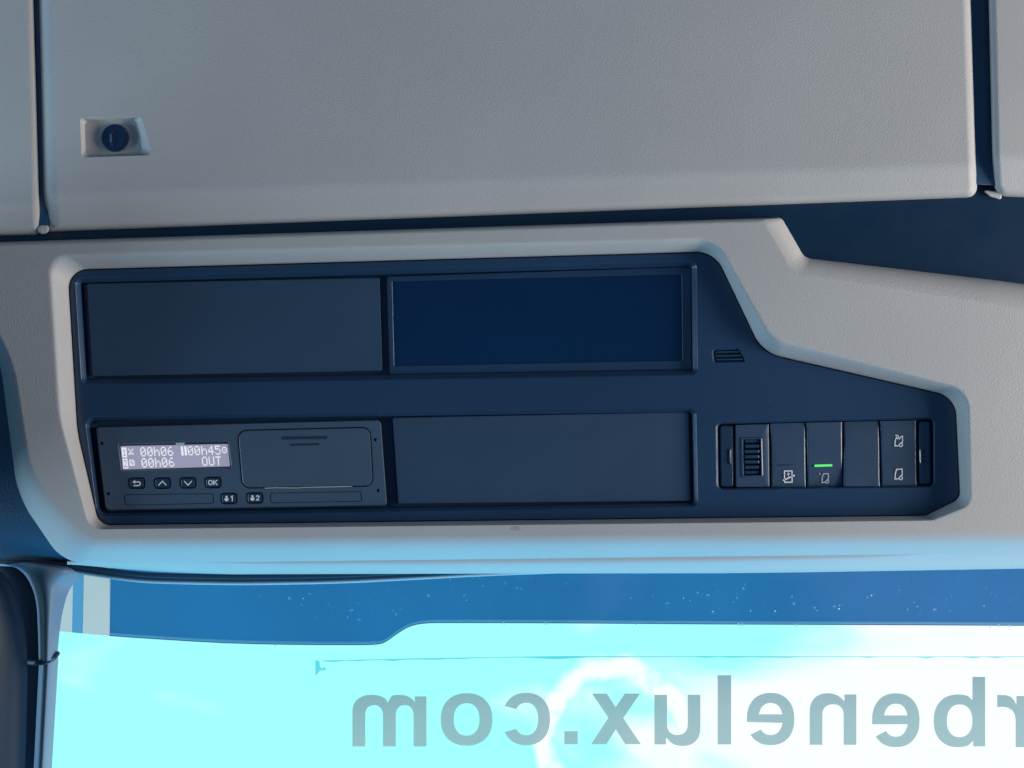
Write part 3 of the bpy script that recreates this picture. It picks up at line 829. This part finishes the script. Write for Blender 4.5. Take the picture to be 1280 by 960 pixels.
# raindrops on the glass
rnd = random.Random(7)
mb = MB()
def drop(x, y, r, d):
    rr = r * K * 1.15
    c = P(x, y, d)
    n = 8; rings = []
    for a, hgt in ((1.0, 0.0), (0.8, 0.35), (0.45, 0.6)):
        rings.append([mb.bm.verts.new(c + Vector((math.cos(t)*rr*a, hgt*rr, math.sin(t)*rr*a*1.1))) for t in [2*math.pi*k/n for k in range(n)]])
    mb.loft(rings); tip = mb.bm.verts.new(c + Vector((0, 0.7*rr, 0)))
    for i in range(n): mb.bm.faces.new((rings[-1][i], rings[-1][(i+1) % n], tip))
clusters = [(315, 740, 14, 14, 7), (368, 745, 8, 8, 3), (402, 750, 16, 18, 8), (445, 765, 30, 12, 7), (475, 762, 20, 14, 8), (540, 735, 60, 25, 16), (660, 730, 60, 18, 12),
            (700, 726, 30, 8, 5), (835, 742, 30, 12, 5), (880, 750, 40, 16, 14), (920, 735, 20, 12, 5), (1010, 757, 30, 10, 8), (1050, 757, 8, 4, 4),
            (1100, 745, 20, 10, 5), (1130, 735, 14, 16, 7), (1160, 752, 22, 16, 5), (1190, 740, 12, 16, 6), (1250, 748, 28, 20, 12)]
for cx, cy, sx, sy, n in clusters:
    for k in range(n):
        x = rnd.gauss(cx, sx*0.7); y = min(775, max(722, rnd.gauss(cy, sy*0.7)))
        drop(x, y, rnd.choice((0.7, 0.8, 1.0, 1.2, 1.7)), GD(y) + 0.0052)
for x in (344, 469, 630, 682, 795, 924, 928, 995, 1238, 1248, 1262):
    drop(x, vy(x) + 0.8, rnd.uniform(1.4, 2.2), GD(vy(x)) + 0.0052)
o = mb.build('raindrops', WATER, None, smooth=80, weighted=False)
tag(o, 'fine raindrops scattered over the top of the windscreen', 'raindrops', kind='stuff')

# ------------------------------------------------------------------ lettering stuck on the windscreen (read from outside, so mirrored here)
lt = thing('windscreen_lettering', 'grey mirrored lettering stuck on the windscreen glass', 'lettering', P(860, 900, GD(900)))
def ell(cx, cy, rx, ry, a0=0, a1=360, n=28, p=2.25):
    out = []
    for k in range(n + 1):
        a = math.radians(a0 + (a1 - a0)*k/n); c, s = math.cos(a), math.sin(a)
        out.append((cx + rx*math.copysign(abs(c)**(2/p), c), cy + ry*math.copysign(abs(s)**(2/p), s)))
    return out
def letter(name, x0, x1, top, bottom, outlines, W, H):
    """outlines in letter units, y up, read normally; mirrored into place."""
    mb = MB(); loops = []
    for L in outlines:
        pts = []
        for u, v in L:
            q = (x1 - (x1 - x0)*u/W, bottom - (bottom - top)*v/H)
            if not pts or (abs(q[0]-pts[-1][0]) + abs(q[1]-pts[-1][1])) > 0.05: pts.append(q)
        if (abs(pts[0][0]-pts[-1][0]) + abs(pts[0][1]-pts[-1][1])) < 0.05: pts.pop()
        loops.append(mb.ring(pts, lambda x, y: GD(y) + 0.0056))
    if len(loops) == 1: mb.cap(loops[0])
    else: mb.fill(*loops)
    return mb.build(name, VINYL, lt, smooth=0)
S = 16
def arch(x0, x1, top, spring):     # from left foot of the arch up over to the right
    return ell((x0+x1)/2, spring, (x1-x0)/2, top-spring, 180, 0, 16)
LET = [
 ('letter_r', 1246, 1285.5, 868, 934, [[(0,0),(0,64),(15,64),(15,53)] + [(18,59),(22,63),(28,65),(38,65.5),(39,65),(39,50),(32,50.5),(26,49.5),(20,46),(17,41),(16,34),(16,0)]], 39.5, 66),
 ('letter_b', 1167, 1231.5, 845.5, 934, [[(0,1),(0,88),(S,88),(S,59)] + ell(34, 33, 30.5, 33, 112, -112, 26) + [(15,8),(15,1)], ell(32, 33, 16, 20.5, 0, 360, 26)], 64.5, 88.5),
 ('letter_e', 1090, 1149.5, 866.5, 934, [ell(30, 33.5, 30, 33.5, -7, -7+0, 1)[:1] + ell(30, 33.5, 30, 33.5, -5, 326, 36) + ell(30, 33.5, 15, 20.5, 322, 205, 14) + [(15, 28.5)], [(15.5, 39.5)] + ell(30, 34, 15, 20, 170, 10, 14) + [(44.5, 39.5)]], 60, 67),
 ('letter_n', 1012, 1070.5, 866.5, 931, [[(0,0),(0,63.5),(15,63.5),(15,55)] + arch(13, 58.5, 65, 42)[4:] + [(58.5,0),(42.5,0)] + arch(S, 42.5, 51, 38)[::-1] + [(S,0)]], 58.5, 65),
 ('letter_e', 933.5, 993, 866, 931.5, [ell(30, 33.5, 30, 33.5, -5, 326, 36) + ell(30, 33.5, 15, 20.5, 322, 205, 14) + [(15, 28.5)], [(15.5, 39.5)] + ell(30, 34, 15, 20, 170, 10, 14) + [(44.5, 39.5)]], 60, 67),
 ('letter_l', 897, 914, 844, 930.5, [[(0,0),(0,86),(S,86),(S,0)]], 16, 86),
 ('letter_u', 818, 875.5, 867.5, 931.5, [[(0,64),(16,64)] + [(x_, 64-y_) for x_, y_ in ell(29, 38, 13, 13, 180, 0, 16)] + [(42,64),(58,64),(58,1),(43.5,1),(43.5,9)] + [(x_, 64-y_) for x_, y_ in arch(0, 45, 65, 42)[::-1][3:]]], 58, 65),
 ('letter_x', 739, 801, 867, 930.2, [[(0,0),(22,32.5),(1,63),(20,63),(31.5,46),(42.5,63),(61,63),(40.5,33),(62,0),(43,0),(31.3,18.5),(19.5,0)]], 62, 63),
 ('full_stop', 705.5, 722, 914, 930.2, [[(0,0),(0,16),(16,16),(16,0)]], 16, 16),
 ('letter_c', 629, 687.5, 866, 931.5, [ell(30, 33, 30, 33, 27, 333, 36) + ell(30, 33, 15, 20.5, 325, 35, 30)], 59, 66),
 ('letter_o', 551, 615.5, 866.5, 932, [ell(32, 33, 32, 33, 0, 360, 40), ell(32, 33, 16, 20.5, 0, 360, 34)], 64, 66),
 ('letter_m', 440.5, 533, 868.5, 933, [[(0,0),(0,63),(14.5,63),(14.5,55)] + [p for p in arch(12, 56, 65, 45) if 15 < p[0] < 46.5] + [(48.6, 55)] + [p for p in arch(44, 92.5, 65, 44) if p[0] > 50] + [(92.5,0),(76.5,0)] + arch(54.3, 76.5, 52, 39)[::-1] + [(54.3,0),(38.3,0)] + arch(S, 38.3, 52, 39)[::-1] + [(S,0)]], 92.5, 65)]
for a in LET: letter(*a)
# edge of the clear carrier film
mb = MB()
rnd = random.Random(3)
pts = [(404 + k*14.5, lerp_y([(404, 826), (520, 823.5), (700, 820.6), (1280, 821)], 404 + k*14.5)) for k in range(64)]
u = [P(x, y - .5, GD(y) + 0.0054) for x, y in pts]
l = [P(x, y + max(.35, rnd.gauss(0.7, .7)) + (2.6 if 650 < x < 745 else 0)*(1 - abs(x-697)/48 if 650 < x < 745 else 0), GD(y) + 0.0054) for x, y in pts]
mb.sheet([u, l]); mb.build('film_edge', FILM, lt, smooth=0)
mb = MB(); mb.cap(mb.ring([(394, 825.6), (399, 826), (400, 833), (402, 835.6), (406.5, 834), (407.5, 837.2), (400, 838), (396, 843), (394.6, 844)], lambda x, y: GD(y) + 0.0054))
mb.build('film_corner', FILM, lt, smooth=0)

# ------------------------------------------------------------------ left side: pillar, door seal, door frame, side trim
def surf_strip(mb, left, right, ds, n=10, prof=None):
    """surface between two curves (same count), bulging towards the viewer."""
    rows = []
    for k in range(n + 1):
        t = k / n
        rows.append([P(a[0]+(b[0]-a[0])*t, a[1]+(b[1]-a[1])*t, ds(t)) for a, b in zip(left, right)])
    mb.sheet(rows)
pt = thing('windscreen_pillar', 'grey windscreen pillar trim in two pieces with a dark joint ring', 'pillar', P(60, 830, 0.07))
L1 = spline([(2, 706), (22, 711), (36, 726), (45, 752), (47.5, 790), (48.5, 828)], 6)
R1 = spline([(60, 700), (108, 712), (88, 735), (79, 762), (74.5, 790), (71.5, 824)], 6)
mb = MB(); surf_strip(mb, L1, R1, lambda t: 0.0955 - 0.022*math.sin(math.pi*min(1, 0.12 + t*0.88))**0.8, 12); mb.build('upper_cover', PILLAR, pt, smooth=70)
L2 = [(49 - 8*k/8, 824 + 160*k/8) for k in range(9)]
R2 = [(73 - 9.5*k/8, 822 + 160*k/8) for k in range(9)]
mb = MB(); surf_strip(mb, L2, R2, lambda t: 0.098 - 0.020*math.sin(math.pi*min(1, 0.10 + t*0.9)), 12); mb.build('lower_cover', PILLAR, pt, smooth=70)
mb = MB(); mb.tube([P(x, y, d) for x, y, d in spline([(33, 827, .090), (44, 828.4, .082), (56, 827.6, .078), (66, 823, .080), (71.5, 817, .088)], 5)], 0.0019, 10)
mb.build('joint_ring', RUBBER, pt, smooth=60)
mb = MB()
L3 = spline([(-90, 690), (-60, 700), (-40, 730), (-30, 770), (-30, 830), (-30, 900), (-30, 1000)], 6)
R3 = spline([(24, 700), (40, 711), (54, 735), (60, 772), (62, 830), (59, 900), (53, 1000)], 6)
surf_strip(mb, L3, R3, lambda t: 0.098 - 0.008*math.sin(math.pi*t), 12)
o = mb.build('door_seal', RUBBER, None, smooth=70); tag(o, 'dark rubber door seal running down beside the windscreen pillar', 'seal')
mb = MB()
L4 = spline([(-160, 690), (-160, 720), (-160, 770), (-160, 830), (-160, 900), (-160, 1000)], 6)
R4 = spline([(-6, 708), (15, 730), (28, 768), (34, 822), (33.5, 890), (29.5, 1000)], 6)
surf_strip(mb, L4, R4, lambda t: 0.078 - 0.05*(1 - t**3)**0.5, 16)
o = mb.build('door_frame', plastic('black_door_trim', (0.004, 0.014, 0.032), 0.5, 0.1, 900, 0.25, 0.25, dust=0.2), None, smooth=70)
tag(o, 'dark curved door frame trim at the edge beside the rubber door seal', 'door frame')
SHADE_FOLD = {-250: 0.105, -220: 0.070, -180: 0.030, -130: 0.008}     # unseen fold added to keep the left lamp off the console's left bevel
mb = MB()
rows = []
for y, d in ((312, 0.026), (400, 0.028), (470, 0.030), (560, 0.034), (630, 0.038), (664, 0.043), (680, 0.052), (690, 0.064), (698, 0.0835)):
    rows.append([P(x, y + max(0, x)*0.05*(y > 670), d + 0.00005*max(0, x) - SHADE_FOLD.get(x, 0)) for x in (-250, -220, -180, -130, -80, -20, 0, 20, 50, 90, 130)])
mb.sheet(rows)
o = mb.build('side_trim', plastic('shaded_side_trim', (0.035, 0.085, 0.15), 0.55, 0.4, 620, 0.05, 0.35), None, smooth=70)  # grey trim in shadow, the shade put into this dark blue colour
tag(o, 'shade-darkened curved headliner trim between the console end and the windscreen seal', 'trim')

for o in bpy.data.objects:
    if '_o' in o: del o['_o']
